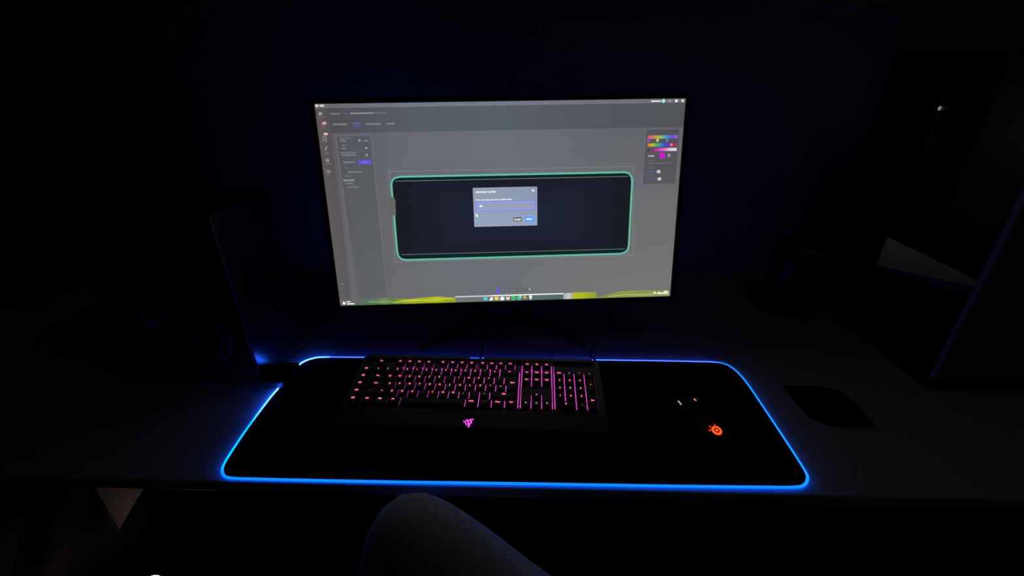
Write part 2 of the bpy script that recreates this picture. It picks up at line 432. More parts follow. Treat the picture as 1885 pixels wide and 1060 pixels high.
soft(1740, 308, 1782, 311, (102,100,106), (86,88,92), 3); soft(1740, 322, 1868, 326, (112,108,112), (86,88,92), 3)
for y in (349, 389): soft(1735, y-2, 1781, y+2, (102,102,112), (86,88,92), 3)
for y, x in ((369, 1802), (408, 1809)):
    rect(1735, y-3, x-8, y+1.5, (92,94,160), 3); rect(x-9, y-8, x+10, y+7, (206,206,210), 4)
# selection frame and the picture of the lit pad
path_line([(345, 340), (1662, 339), (1688, 831), (337, 832)], 3, (122,134,134), 1)
pp = [(352, 585)] + [(352, 410), (358, 388), (372, 374), (400, 368)] + [(1617, 368), (1640, 375), (1655, 395), (1659, 420)] + \
     [(1659, 770), (1653, 797), (1640, 811), (1612, 819)] + [(396, 822), (370, 816), (356, 800), (351, 775)]
i0 = len(pp)
cx_, cy_ = 1000, 600
for k in range(i0):
    a, b = pp[k], pp[(k+1) % i0]
    ca = (26, 27, 36)
    poly([(cx_, cy_), b, a], [(30, 37, 58), ca, ca], 2)
path_line(pp, 9.5, (104, 190, 164), 4)
rect(372, 371, 1645, 388, (14, 36, 36), 3); rect(374, 389, 1636, 392, (120,128,128), 3)
rect(372, 795, 1640, 815, (12, 38, 36), 3); rect(374, 790, 1638, 793, (112,122,120), 3)
poly([(326, 572), (362, 572), (366, 490), (358, 474), (330, 474)], (100,102,100), 6)
# dialog
poly([(790, 643), (1135, 643), (1135, 437), (790, 437)], [(150,166,190), (150,160,186), (138,150,178), (144,158,172)], 5)
path_line([(790, 437), (1135, 437), (1135, 643), (790, 643)], 5, (160,172,184), 5)
path_line([(1111, 450), (1120, 459)], 3.5, W_, 7, False); path_line([(1120, 450), (1111, 459)], 3.5, W_, 7, False); disc(1115.5, 454.5, 4.5, 5, W_, 7)
rect(806, 513, 1121, 554, (148,162,196), 6, (154,158,186))
path_line([(806, 512), (1121, 512), (1121, 555), (806, 555)], 4.5, (150,168,255), 7)
path_line([(803, 509.5), (1124, 509.5), (1124, 557.5), (803, 557.5)], 2.5, (84,92,220), 6.5)
poly([(797, 573), (808, 580), (812, 590), (806, 592), (799, 586)], W_, 7)
rect(1000, 593, 1055, 625, (118,124,134), 6); path_line([(1000, 593), (1055, 593), (1055, 625), (1000, 625)], 2.5, (176,188,206), 7)
rect(1067, 593, 1122, 625, (92,150,245), 6); path_line([(1067, 593), (1122, 593), (1122, 625), (1067, 625)], 2.5, (150,190,255), 7)
rect(1075, 602, 1112, 616, (140,196,255), 6.5)
# small device bar above the taskbar
rect(926, 1003, 1107, 1027, (100,106,112), 2)
disc(909, 1018, 13, 14, (98,98,235), 4, c2=(100,100,190))
for x, g in ((937,124),(958,128),(979,120),(1000,134),(1022,116),(1045,112),(1066,110)): disc(x, 1015, 5, 5, (g, g+2, g+4), 3)
disc(1092, 1014, 7, 7, (168,170,172), 3)
# taskbar with wallpaper strip
poly([(0, 1080), (134, 1080), (134, 1044), (0, 1044)], [(104,100,96), (96,108,100), (108,108,106), (104,100,98)], 2)
wl = [(112,(92,112,104)),(200,(84,124,88)),(260,(120,150,96)),(300,(90,128,70)),(360,(150,168,36)),(420,(178,196,44)),(480,(170,180,30)),(560,(196,204,36)),(620,(168,172,36)),(660,(176,180,48))]
for (xa, ca), (xb, cb_) in zip(wl, wl[1:]):
    ta, tb_ = 1052-10*math.sin((xa-112)/90)**2, 1052-10*math.sin((xb-112)/90)**2
    poly([(xa, 1080), (xb, 1080), (xb, tb_), (xa, ta)], [lerp3(ca, (70,100,50), .25), lerp3(cb_, (70,100,50), .25), cb_, ca], 3)
path_line([(300, 1072), (360, 1064), (430, 1060), (520, 1066), (640, 1054)], 5, (205,215,70), 4, False)
path_line([(160, 1060), (240, 1066), (300, 1062)], 4, (150,176,120), 4, False)
poly([(660, 1080), (1290, 1080), (1290, 1049), (660, 1049)], [(118,122,120), (82,104,106), (84,106,108), (116,120,122)], 3)
rect(660, 1044, 1290, 1050, (214,226,214), 4, (238,252,244)); rect(860, 1043.5, 1287, 1050, (250,255,250), 4.5)
bar(1287, 1344, 1044, 1080, [(150,158,160), (205,205,212), (170,172,170)], 4)
bar(1344, 1484, 1042, 1080, [(176,190,30), (180,184,44), (160,168,50), (146,154,60)], 4)
poly([(1484, 1080), (1917, 1080), (1917, 1046), (1800, 1042), (1690, 1040), (1610, 1046), (1540, 1062), (1484, 1076)],
     [(140,150,60), (150,160,110), (126,136,104), (134,150,80), (146,172,70), (150,168,70), (140,160,70), (130,140,80)], 4)
path_line([(1560, 1072), (1650, 1064), (1780, 1068), (1850, 1062)], 5, (176,206,92), 5, False)
rect(823, 1054, 846, 1074, (80,205,235), 6)
poly([(858, 1076), (876, 1074), (880, 1056), (866, 1056), (858, 1064)], (245,245,225), 6)
rect(888, 1055, 911, 1073, (250,215,110), 6); rect(888, 1055, 900, 1060, (255,232,160), 6.5)
disc(932, 1065, 12, 11, (252,250,250), 6); rect(920, 1065, 944, 1074, (250,248,248), 6.5)
poly([(953, 1056), (976, 1056), (976, 1064), (965, 1077), (953, 1064)], (252,242,220), 6); disc(965, 1058, 8, 4, (235,120,120), 6.5)
disc(997, 1063, 12, 12, (70,215,115), 6); disc(997, 1063, 4.5, 4.5, (60,140,90), 6.5); rect(993, 1073, 1001, 1079, (70,210,115), 6)
disc(1030, 1064, 12, 12, (80,220,130), 6); disc(1030, 1064, 4.5, 4.5, (110,150,120), 6.5); disc(1038, 1056, 7, 7, (120,235,220), 6.6)
poly([(1063, 1052), (1073, 1062), (1063, 1072), (1053, 1062)], (246,178,42), 6)
disc(1097, 1060, 9, 9, (250,252,250), 6); rect(1093, 1068, 1101, 1076, (250,252,250), 6)
poly([(1820, 1052), (1836, 1052), (1833, 1060), (1828, 1066), (1822, 1060)], (246,250,216), 6)
poly([(1841, 1060), (1850, 1052), (1858, 1054), (1858, 1066), (1848, 1066)], (248,252,226), 6)
rect(1880, 1047.5, 1906, 1055, (244,250,240), 6); rect(1856, 1058, 1908, 1066, (250,252,228), 6)
disc(24, 1064, 11, 11, (252,240,236), 6, n=3); disc(22, 1066, 8, 9, (250,246,242), 6.2)
rect(38, 1054, 60, 1060, (248,246,242), 6); rect(38, 1067, 80, 1074, (252,250,246), 6)
# readable print: text meshes merged in below
TXT = [('GG', 17, 24.5, 47, 12.5, W_, 3), ('RENOMEAR CONFIG', 803, 912, 457.5, 10, W_, 7), ('Dar um nome da nova configuração', 804, 998, 500, 11.5, W_, 7.5),
       ('Big', 821, 840, 534, 14, W_, 8), ('Cancelar', 1009, 1047, 610, 10, W_, 8), ('Salvar', 1078, 1109, 609.5, 10, (235,250,255), 8)]
TXT[0] = ('GG', 25, 47, 8, 11, W_, 3)
txt_ids = [want_text(t[0], 12.0, bold=.45) for t in TXT]

# ------------------------------------------------------------------ keyboard: layout in key units (u to the right, v to the user)
U = .01905
KB = Vector((-.258744, .102491, 0)); KYAW = R(-1.64886); KT = R(7.3061); KH = .041208
rows = []
def row(v, items):
    for it in items: rows.append((it[0], it[1], v, it[2] if len(it) > 2 else 1.0, it[3] if len(it) > 3 else 1.0, it[4] if len(it) > 4 else 'p'))
row(0, [('Esc', 0), ('F1', 2), ('F2', 3), ('F3', 4), ('F4', 5), ('F5', 6.5), ('F6', 7.5), ('F7', 8.5), ('F8', 9.5), ('F9', 10.75), ('F10', 11.75), ('F11', 12.75), ('F12', 13.75-.25),
        ('PrS', 15.25), ('Slk', 16.25), ('Pau', 17.25)])
rows = [r if r[0] not in ('F9', 'F10', 'F11') else (r[0], {'F9': 10.65, 'F10': 11.6, 'F11': 12.55}[r[0]], 0, .95, 1, 'p') for r in rows]
row(1.15, [('M1', -1.25), ('\\', 0, 1, 1, 'w'), ('1', 1, 1, 1, 'w'), ('2', 2), ('3', 3), ('4', 4, 1, 1, 'o'), ('5', 5), ('6', 6), ('7', 7), ('8', 8), ('9', 9), ('0', 10), ("'", 11, 1, 1, 'w'), ('«', 12), ('<-', 13.5, 2),
           ('Ins', 15.25), ('Hm', 16.25), ('PgU', 17.25), ('Num', 18.5), ('/', 19.5, 1, 1, 'w'), ('*', 20.5, 1, 1, 'w'), ('-', 21.5, 1, 1, 'w')])
row(2.15, [('M2', -1.25), ('Tab', .25, 1.5), ('Q', 1.5), ('W', 2.5), ('E', 3.5), ('R', 4.5), ('T', 5.5), ('Y', 6.5, 1, 1, 'w'), ('U', 7.5, 1, 1, 'd'), ('I', 8.5), ('O', 9.5), ('P', 10.5), ('+', 11.5), ('´', 12.5),
           ('Del', 15.25), ('End', 16.25), ('PgD', 17.25), ('7', 18.5), ('8', 19.5), ('9', 20.5)])
row(3.15, [('M3', -1.25), ('Caps', .375, 1.75), ('A', 1.75), ('S', 2.75), ('D', 3.75), ('F', 4.75), ('G', 5.75), ('H', 6.75), ('J', 7.75, 1, 1, 'w'), ('K', 8.75), ('L', 9.75), ('Ç', 10.75), ('º', 11.75), ('~', 12.75, 1, 1, 'w'),
           ('4', 18.5, 1, 1, 'w'), ('5', 19.5, 1, 1, 'w'), ('6', 20.5, 1, 1, 'w')])
row(4.15, [('M4', -1.25), ('Shift', .125, 1.25, 1, 'd'), ('<', 1.25), ('Z', 2.25), ('X', 3.25), ('C', 4.25), ('V', 5.25, 1, 1, 'd'), ('B', 6.25, 1, 1, 'o'), ('N', 7.25), ('M', 8.25), (',', 9.25, 1, 1, 'w'), ('.', 10.25, 1, 1, 'd'), ('-', 11.25),
           ('Shift', 13.125, 2.75), ('^', 16.25, 1, 1, 'w'), ('1', 18.5), ('2', 19.5), ('3', 20.5)])
row(5.15, [('M5', -1.25), ('Ctrl', .125, 1.25), ('Win', 1.375, 1.25, 1, 'w'), ('Alt', 2.625, 1.25), ('', 6.375, 6.25), ('AltGr', 10.125, 1.25), ('Fn', 11.375, 1.25, 1, 'd'), ('Menu', 12.625, 1.25), ('Ctrl', 13.875, 1.25),
           ('<', 15.25, 1, 1, 'w'), ('v', 16.25, 1, 1, 'w'), ('>', 17.25, 1, 1, 'w'), ('0', 19.0, 2), ('.', 20.5)])
rows.append(('+', 21.5, 2.65, 1, 2, 'y')); rows.append(('Ent', 21.5, 4.65, 1, 2, 'p')); rows.append(('Enter', 13.875, 2.65, 1.25, 2.0001, 'p'))
lab_ids = []
_lab = {}
for r in rows:
    s = r[0]
    if s and s not in _lab: _lab[s] = want_text(s, .0052 if len(s) < 2 else (.0048 if len(s) == 2 else .0038), bold=.00028)
baked = bake_texts()

# finish the screen mesh
for (t, xa, xb, y, hgt, colr, lay), i in zip(TXT, txt_ids):
    tm = baked[i]; k = len(SV)
    x0, x1 = min(v.co.x for v in tm.vertices), max(v.co.x for v in tm.vertices)
    y0, y1 = min(v.co.y for v in tm.vertices), max(v.co.y for v in tm.vertices)
    for v in tm.vertices: SV.append(sp(xa+(v.co.x-x0)/(x1-x0)*(xb-xa), y-(v.co.y-(y0+y1)/2)/(y1-y0)*hgt, lay)); SCOL.append(lin(colr))
    for p in tm.polygons: SF.append([k+q for q in p.vertices])
me = bpy.data.meshes.new('screen'); me.from_pydata([tuple(MP @ Vector(v)) for v in SV], [], SF); me.update()
a = me.color_attributes.new('col', 'FLOAT_COLOR', 'POINT')
for i, c in enumerate(SCOL): a.data[i].color = (*c, 1)
scr = link('screen', me, M['screen'], mon)
scr['label'] = 'lit screen with a grey window, a dark pad picture and a pop-up dialog'

# ------------------------------------------------------------------ keyboard geometry
kb = thing('keyboard', (KB.x, KB.y, .004), 'black backlit keyboard with glowing pink legends lying on the pad', 'keyboard', KYAW)
KBM = Matrix.Translation((KB.x, KB.y, 0)) @ Matrix.Rotation(KYAW, 4, 'Z')
TILT = Matrix.Translation((0, 0, KH)) @ Matrix.Rotation(KT, 4, 'X')       # local plane of the key tops
KP = KBM @ TILT
def kpl(u, v, n=0.0): return (u*U, -v*U, n)
def kobj(name, bm, m, parent, mtx=None, smooth=False):
    bmesh.ops.transform(bm, matrix=mtx or KP, verts=bm.verts); return obj(name, bm, m, parent, smooth)
UL, UR, VT, VB = -2.25, 22.65, -1.05, 8.05
NP, ND = -.0122, -.0070      # plate and deck depth below the key tops
# lower housing: a wedge that stands on the pad
bm = bmesh.new()
def zat(v, n): return KH - v*U*math.sin(KT) + n*math.cos(KT)
def yat(v, n): return -v*U*math.cos(KT) - n*math.sin(KT)*-1*0 - v*0
prof = [(yat(VT, 0), .0048), (yat(VT, 0)+.001, zat(VT, NP-.0006)), (yat(VB, 0), zat(VB, NP-.0006)), (yat(VB, 0), .0048)]
prof = [(p[0], max(p[1], .0049) if i in (1, 2) else p[1]) for i, p in enumerate(prof)]
vs0 = [bm.verts.new((UL*U, y, z)) for y, z in prof]; vs1 = [bm.verts.new((UR*U, y, z)) for y, z in prof]
bm.faces.new(vs0); bm.faces.new(vs1[::-1])
for i in range(4): bm.faces.new((vs0[i], vs1[i], vs1[(i+1) % 4], vs0[(i+1) % 4]))
bmesh.ops.recalc_face_normals(bm, faces=bm.faces)
kobj('housing', bm, M['black'], kb, KBM)
# lit plate under the caps
for a_, b_ in ((2.1, 14.55), (14.56, 17.85), (17.86, 21.9)):
    kobj('backlight_plate', bx(a_*U, b_*U, -5.25*U, .45*U, NP-.0004, NP), M['keyglow'], kb)
# frame around the keys
bm = bmesh.new()
def kbox(u0, u1, v0, v1, n0=NP+.0002, n1=ND, bev=.0008): box(bm, u0*U, u1*U, -v1*U, -v0*U, n0, n1, bev=bev)
kbox(UL, -1.765, VT, 5.72); kbox(22.005, UR, VT, 5.72)
kbox(-1.765, 9.18, VT, -.515, NP+.0002, -.0002, .0015); kbox(10.72, 22.005, VT, -.515, NP+.0002, -.0002, .0015)
kobj('key_frame', bm, M['deck'], kb)
bm = bmesh.new(); kbox(9.19, 10.71, VT, -.515, NP+.0002, -.0050)
kobj('cable_notch', bm, M['black'], kb)
# filler bars between the key blocks, each a piece of its own
for a_ in ((-.745, -.505, .6, 5.72), (14.545, 14.705, -.5, 5.7), (17.795, 17.955, -.5, 5.7), (-1.765, -.505, -.505, .62), (.505, 1.495, -.505, .62), (5.505, 5.995, -.505, .62),
           (10.01, 10.165, -.505, .62), (14.01, 14.535, -.505, .62), (18.0, 22.0, -.505, .63), (14.76, 17.74, 2.665, 3.635), (14.76, 15.735, 3.645, 4.64), (16.765, 17.74, 3.645, 4.64)):
    bm = bmesh.new(); kbox(*a_); kobj('filler_bar', bm, M['deck'], kb)
# front deck
bm = bmesh.new()
ny = [(-5.72*U, NP-.0006), (-5.72*U, ND), (-6.2*U, ND+.0002), (-(VB-.25)*U, ND-.001), (-VB*U, ND-.004), (-VB*U, NP-.0006)]
v0 = [bm.verts.new((UL*U, y, z)) for y, z in ny]; v1 = [bm.verts.new((UR*U, y, z)) for y, z in ny]
bm.faces.new(v0[::-1]); bm.faces.new(v1)
for i in range(len(ny)): bm.faces.new((v0[i], v0[(i+1) % len(ny)], v1[(i+1) % len(ny)], v1[i]))
bmesh.ops.recalc_face_normals(bm, faces=bm.faces)
kobj('wrist_deck', bm, M['black'], kb)

# keycaps: one mesh per size, each cap an object of its own with its lit legend as a child
CAPS = {}
def cap_mesh(wu, hu):
    key = (wu, hu)
    if key in CAPS: return CAPS[key]
    bm = bmesh.new()
    W2, H2 = wu*U/2-.00062, hu*U/2-.00055
    tx, ty = .0026, .0024
    secs = [(0, 0, -.0086, 0), (.0004, .0004, -.0050, 0), (tx, ty, -.0006, 0), (tx+.0006, ty+.0006, -.0001, 0)]
    rings = []
    for ix, iy, z, _ in secs:
        rings.append([bm.verts.new((x, y, z)) for x, y in rrect(-W2+ix, W2-ix, -H2+iy+(.0004 if z > -.004 else 0), H2-iy-(0 if z > -.004 else 0), .0011, 3)])
    if hu == 2.0001:      # tall corner key with a wider upper half
        for v in bm.verts[:]: bm.verts.remove(v)
        rings = []
        for ix, iy, z, _ in secs:
            rings.append([bm.verts.new((x, y, z)) for x, y in ((-W2+ix, -H2+iy), (W2-ix, -H2+iy), (W2-ix, H2-iy), (-W2-.25*U+ix, H2-iy), (-W2-.25*U+ix, .0006+iy), (-W2+ix, .0006+iy))])
    n = len(rings[0])
    for A, B_ in zip(rings, rings[1:]):
        for k in range(n): bm.faces.new((A[k], A[(k+1) % n], B_[(k+1) % n], B_[k]))
    # dished top
    top = rings[-1]; c = bm.verts.new((0, .0, -.0006))
    for k in range(n): bm.faces.new((top[k], top[(k+1) % n], c))
    me = bpy.data.meshes.new('keycap'); bm.to_mesh(me); bm.free(); me.materials.append(M['cap']); CAPS[key] = me
    return me
LEGM = {'p': M['leg_pink'], 'w': M['leg_pale'], 'o': M['leg_orange'], 'd': M['leg_dim'], 'y': M['leg_orange']}
LEG = {}
kb_inv = world_of(kb).inverted()
for s, u, v, wu, hu, flag in rows:
    o = bpy.data.objects.new('keycap', cap_mesh(wu, hu)); C.objects.link(o)
    o.parent = kb
    o.matrix_basis = kb_inv @ KP @ Matrix.Translation(kpl(u, v))
    if s:
        key = (s, flag)
        if key not in LEG:
            m2 = baked[_lab[s]].copy(); m2.name = 'legend'; m2.materials.clear(); m2.materials.append(LEGM[flag]); LEG[key] = m2
        l = bpy.data.objects.new('legend', LEG[key]); C.objects.link(l); l.parent = o
        l.location = (0, 0.0006, .00025)
        if flag in 'oy': l['label'] = 'orange glowing legend'
# emblem on the front deck: three entwined strokes
bm = bmesh.new()
def stroke(pts, wd, z0=.0, z1=.0006):
    for a, b in zip(pts, pts[1:]):
        a, b = Vector(a), Vector(b); d = (b-a).normalized(); nrm = Vector((-d.y, d.x))*wd/2; e = d*wd*.3
        prism(bm, [tuple(a-e-nrm), tuple(b+e-nrm), tuple(b+e+nrm), tuple(a-e+nrm)], z0, z1)
mm = .001
stroke([(-8.6*mm, 3.6*mm), (-5.2*mm, .6*mm), (-2.2*mm, -4.4*mm)], 1.9*mm)
stroke([(-4.6*mm, 4.4*mm), (-3.6*mm, 6.4*mm), (-1.2*mm, 3.6*mm), (.6*mm, -3.2*mm)], 2.4*mm, .0001, .0007)
stroke([(7.4*mm, 8.0*mm), (2.4*mm, 7.0*mm), (.4*mm, 5.4*mm)], 2.0*mm, .0002, .0008)
stroke([(3.2*mm, 6.0*mm), (5.0*mm, 1.2*mm), (2.6*mm, -1.4*mm), (1.0*mm, -8.4*mm)], 2.4*mm, .0003, .0009)
bmesh.ops.recalc_face_normals(bm, faces=bm.faces)
LU, LV = 10.15, 7.40
bmesh.ops.transform(bm, matrix=Matrix.Translation(kpl(LU, LV, ND+.0001)), verts=bm.verts)
em = kobj('emblem', bm, M['emblem'], kb); em['label'] = 'glowing magenta emblem of three entwined strokes'
# keyboard cable over the back of the pad
bm = bmesh.new()
q = [KBM @ Vector(p) for p in ((9.97*U, .0205, .026), (9.97*U, .028, .021), (9.96*U, .045, .009), (9.94*U, .0655, .0088), (9.9*U, .10, .0035), (9.6*U, .20, .0030))]
tube(bm, spline(q, 6), .0024, n=8); obj('cable', bm, M['rubber'], kb, smooth=True)

# ------------------------------------------------------------------ mouse
MH = R(14)
MC = Vector((.3265, -.041, .004))
ms = thing('computer_mouse', MC, 'black computer mouse with a glowing orange round logo on the pad', 'mouse', MH)
MM = Matrix.Translation(MC) @ Matrix.Rotation(MH, 4, 'Z')
def mshape(t, a, sc=1.0, off=0.0):         # t from tail (0) to nose (1), a angle over the section (0..pi)
    y = -.063 + .126*t
    wd = .031*(1-abs(2*t-1)**3.2*.55)*(1 - .10*math.exp(-((t-.55)/.18)**2))
    hgt = .0375*(1-((t-.38)/.72)**2*.62) * (1-abs(2*t-1)**7*.55)
    ca, sa = math.cos(a), math.sin(a)
    x = wd*math.copysign(abs(ca)**.8, ca); z = .001 + hgt*abs(sa)**.75
    return Vector((x*sc, y, z + off))
def loft(t0, t1, a0, a1, nt, na, off, thick):
    bm = bmesh.new()
    G = [[bm.verts.new(mshape(t0+(t1-t0)*i/nt, a0+(a1-a0)*j/na, 1.0, off)) for j in range(na+1)] for i in range(nt+1)]
    for i in range(nt):
        for j in range(na): bm.faces.new((G[i][j], G[i][j+1], G[i+1][j+1], G[i+1][j]))
    if thick:
        bmesh.ops.recalc_face_normals(bm, faces=bm.faces)
        bmesh.ops.solidify(bm, geom=bm.faces[:], thickness=thick)
    else:
        bm.faces.new([G[0][j] for j in range(na+1)]); bm.faces.new([G[nt][j] for j in range(na, -1, -1)])
        bm.faces.new([G[i][0] for i in range(nt, -1, -1)] + [G[i][na] for i in range(nt+1)]) if False else None
        for i in range(nt): bm.faces.new((G[i][0], G[i+1][0], G[i+1][na], G[i][na]))
    bmesh.ops.recalc_face_normals(bm, faces=bm.faces)
    bmesh.ops.transform(bm, matrix=MM, verts=bm.verts)
    return bm
obj('body', loft(0.0, 1.0, 0.0, math.pi, 28, 20, 0, 0), M['matte'], ms, smooth=True)
obj('button', loft(.60, .985, .42, math.pi/2-.16, 10, 8, .0012, .0008), M['matte'], ms, smooth=True)
obj('button', loft(.60, .985, math.pi/2+.16, math.pi-.42, 10, 8, .0012, .0008), M['matte'], ms, smooth=True)
bm = bmesh.new(); lathe(bm, [(.006, -.0035), (.0105, -.003), (.011, 0), (.0105, .003), (.006, .0035)], 20,
                        MM @ Matrix.Translation((0, .036, .0225)) @ Matrix.Rotation(R(90), 4, 'Y'))
obj('scroll_wheel', bm, M['rubber'], ms, smooth=True)
def surf(x, y):   # height of the mouse back at local x, y
    t = (y+.063)/.126; best = None
    for k in range(181):
        p = mshape(t, math.pi*k/180)
        if best is None or abs(p.x-x) < abs(best.x-x): best = p if p.z > .004 else best
    return best.z
def patch(loc, pts, m, name, lift=.0006, label=None):
    bm = bmesh.new()
    vs_ = [bm.verts.new((loc[0]+x, loc[1]+y, surf(loc[0]+x, loc[1]+y)+lift)) for x, y in pts]
    f = bm.faces.new(vs_); f.normal_update()
    if f.normal.z < 0: f.normal_flip()
    r = bmesh.ops.extrude_face_region(bm, geom=[f])
    bmesh.ops.translate(bm, vec=(0, 0, .0004), verts=[e for e in r['geom'] if isinstance(e, bmesh.types.BMVert)])
    bmesh.ops.recalc_face_normals(bm, faces=bm.faces)
    bmesh.ops.transform(bm, matrix=MM, verts=bm.verts); o = obj(name, bm, m, ms)
    if label: o['label'] = label
    return o
def ringpatch(loc, r0, r1, m, name, label=None, n=28, ex=1.0):
    bm = bmesh.new(); A, B_ = [], []
    for k in range(n):
        c, s_ = math.cos(2*math.pi*k/n), math.sin(2*math.pi*k/n)
        A.append(bm.verts.new((loc[0]+r0*c, loc[1]+r0*s_*ex, surf(loc[0]+r0*c, loc[1]+r0*s_*ex)+.0008)))
        B_.append(bm.verts.new((loc[0]+r1*c, loc[1]+r1*s_*ex, surf(loc[0]+r1*c, loc[1]+r1*s_*ex)+.0008)))
    for k in range(n): bm.faces.new((A[k], B_[k], B_[(k+1) % n], A[(k+1) % n]))
    bmesh.ops.transform(bm, matrix=MM, verts=bm.verts); o = obj(name, bm, m, ms)
    if label: o['label'] = label
    return o
LG = (-.0020, -.0375)
ringpatch(LG, .0042, .0081, M['mouse_logo'], 'logo_ring', 'glowing orange ring with a dot at its centre')
patch(LG, [(.0024*math.cos(k*.5236), .0024*math.sin(k*.5236)) for k in range(12)], M['mouse_logo'], 'logo_dot')
for dx, dy, rr in ((-.0103, .0031, .0018), (-.0062, .0089, .0017), (.0028, .0103, .0015)):
    patch((LG[0]+dx, LG[1]+dy), [(rr*math.cos(k*.7854), rr*math.sin(k*.7854)) for k in range(8)], M['mouse_red'], 'logo_dot')
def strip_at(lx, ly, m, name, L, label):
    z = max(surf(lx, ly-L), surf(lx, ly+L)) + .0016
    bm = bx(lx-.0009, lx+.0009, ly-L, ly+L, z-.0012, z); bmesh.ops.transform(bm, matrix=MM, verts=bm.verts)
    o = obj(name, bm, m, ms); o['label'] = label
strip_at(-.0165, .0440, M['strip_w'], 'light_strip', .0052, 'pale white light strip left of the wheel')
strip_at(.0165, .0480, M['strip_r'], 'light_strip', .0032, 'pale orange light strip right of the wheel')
nose = MM @ Vector((0, .062, .006))
bm = bmesh.new(); tube(bm, spline([nose, nose+Vector((-.012, .025, .001)), (.255, .085, .007), (.195, .135, .0075), (.1715, .1615, .0085), (.172, .195, .0035), (.225, .30, .003), (.26, .42, .003)], 8), .0019, n=8)
obj('cable', bm, M['rubber'], ms, smooth=True)

# ------------------------------------------------------------------ left speaker
LX0, LX1, LY0, LY1, LH = -.745, -.494, .072, .262, .350
sl = thing('bookshelf_speaker', ((LX0+LX1)/2, (LY0+LY1)/2, 0), 'big black box speaker at the left end of the pad, its lower corner lit blue', 'speaker')
obj('cabinet', bx(LX0, LX1, LY0, LY1, .006, LH, bev=.003, seg=2), M['speaker'], sl)
for x in (LX0+.03, LX1-.03):
    for y in (LY0+.03, LY1-.03):
        bm = bmesh.new(); lathe(bm, [(.012, .0003), (.014, .003), (.014, .0059)], 14, Matrix.Translation((x, y, 0))); obj('foot', bm, M['rubber'], sl)
FM = Matrix.Translation(((LX0+LX1)/2, LY0-.0003, 0)) @ Matrix.Rotation(R(90), 4, 'X')
def driver(parent, zc, rr, name, mtx):
    bm = bmesh.new(); lathe(bm, [(rr*1.12, 0), (rr*1.12, .004), (rr*1.02, .005), (rr*.97, .003)], 32, mtx @ Matrix.Translation((0, zc, 0)))
    s = obj(name, bm, M['rubber'], parent, smooth=True)
    bm = bmesh.new(); lathe(bm, [(rr*.965, .003), (rr*.9, .0055), (rr*.8, .002), (rr*.36, .0005), (rr*.3, .004), (0.0, .006)], 32, mtx @ Matrix.Translation((0, zc, 0)))
    obj('cone', bm, M['cone'], s, smooth=True)
driver(sl, .125, .085, 'woofer', FM); driver(sl, .275, .034, 'tweeter', FM)

# ------------------------------------------------------------------ right speaker
sr = thing('desk_speaker', (.70, .40, 0), 'small rounded black speaker between the monitor and the computer tower', 'speaker', R(-18))
SM = Matrix.Translation((.70, .40, 0)) @ Matrix.Rotation(R(-18), 4, 'Z')
bm = bmesh.new()
rg = []
for z, k, r_ in ((.0005, .80, .03), (.012, .86, .034), (.06, .98, .042), (.11, 1.0, .046), (.155, .95, .046), (.180, .84, .040), (.188, .60, .028)):
    rg.append([bm.verts.new((x, y, z)) for x, y in rrect(-.066*k, .066*k, -.07*k, .06*k, r_*.9, 6)])
for A, B_ in zip(rg, rg[1:]):
    for i in range(len(A)): bm.faces.new((A[i], A[(i+1) % len(A)], B_[(i+1) % len(A)], B_[i]))
bm.faces.new(rg[0][::-1]); bm.faces.new(rg[-1])
bmesh.ops.transform(bm, matrix=SM, verts=bm.verts); obj('cabinet', bm, M['black'], sr, smooth=True)
driver(sr, .085, .038, 'woofer', SM @ Matrix.Translation((0, -.0705, 0)) @ Matrix.Rotation(R(90), 4, 'X'))
driver(sr, .150, .014, 'tweeter', SM @ Matrix.Translation((0, -.068, 0)) @ Matrix.Rotation(R(90), 4, 'X'))

# ------------------------------------------------------------------ computer tower
TX0, TX1, TY0, TY1, TH = .795, 1.03, .072, .448, .580
tw = thing('computer_tower', ((TX0+TX1)/2, (TY0+TY1)/2, 0), 'tall black computer tower with a dark glass side at the right end of the desk', 'computer')
st = M['steel']
obj('bottom_panel', bx(TX0, TX1, TY0, TY1, .012, .022, bev=.002), st, tw)
obj('top_panel', bx(TX0, TX1, TY0, TY1, TH-.012, TH, bev=.003), st, tw)
obj('front_panel', bx(TX0, TX1, TY0, TY0+.012, .0222, TH-.0122, bev=.002), M['front'], tw)
obj('rear_panel', bx(TX0, TX1, TY1-.008, TY1, .0222, TH-.0122, bev=.002), st, tw)
obj('side_panel', bx(TX1-.006, TX1, TY0+.0122, TY1-.0082, .0222, TH-.0122, bev=.001), st, tw)
obj('opaque_strip', bx(TX0, TX0+.006, .300, TY1-.0082, .0222, TH-.0122, bev=.001), st, tw)
obj('glass_panel', bx(TX0, TX0+.004, TY0+.0122, .2998, .0222, TH-.0122), M['glass'], tw)
for x in (TX0+.03, TX1-.03):
    for y in (TY0+.04, TY1-.04):
        bm = bmesh.new(); lathe(bm, [(.014, .0003), (.016, .003), (.016, .0118)], 14, Matrix.Translation((x, y, 0))); obj('foot', bm, M['rubber'], tw)
obj('circuit_board', bx(TX1-.035, TX1-.030, .11, .40, .13, .54, bev=.001), M['board'], tw)
obj('power_supply_cover', bx(TX0+.008, TX1-.008, TY0+.0125, TY1-.009, .0222, .118, bev=.002), st, tw)
bm = bmesh.new()
sl_ = [(.810, .325, .1555), (.8465, .100, .2010), (.8500, .100, .2055), (.8510, .358, .2075)]
a0 = [bm.verts.new(p) for p in sl_]; a1 = [bm.verts.new((p[0]+.030, p[1], p[2]-.024)) for p in sl_]
bm.faces.new(a0); bm.faces.new(a1[::-1])
for i in range(4): bm.faces.new((a0[i], a1[i], a1[(i+1) % 4], a0[(i+1) % 4]))
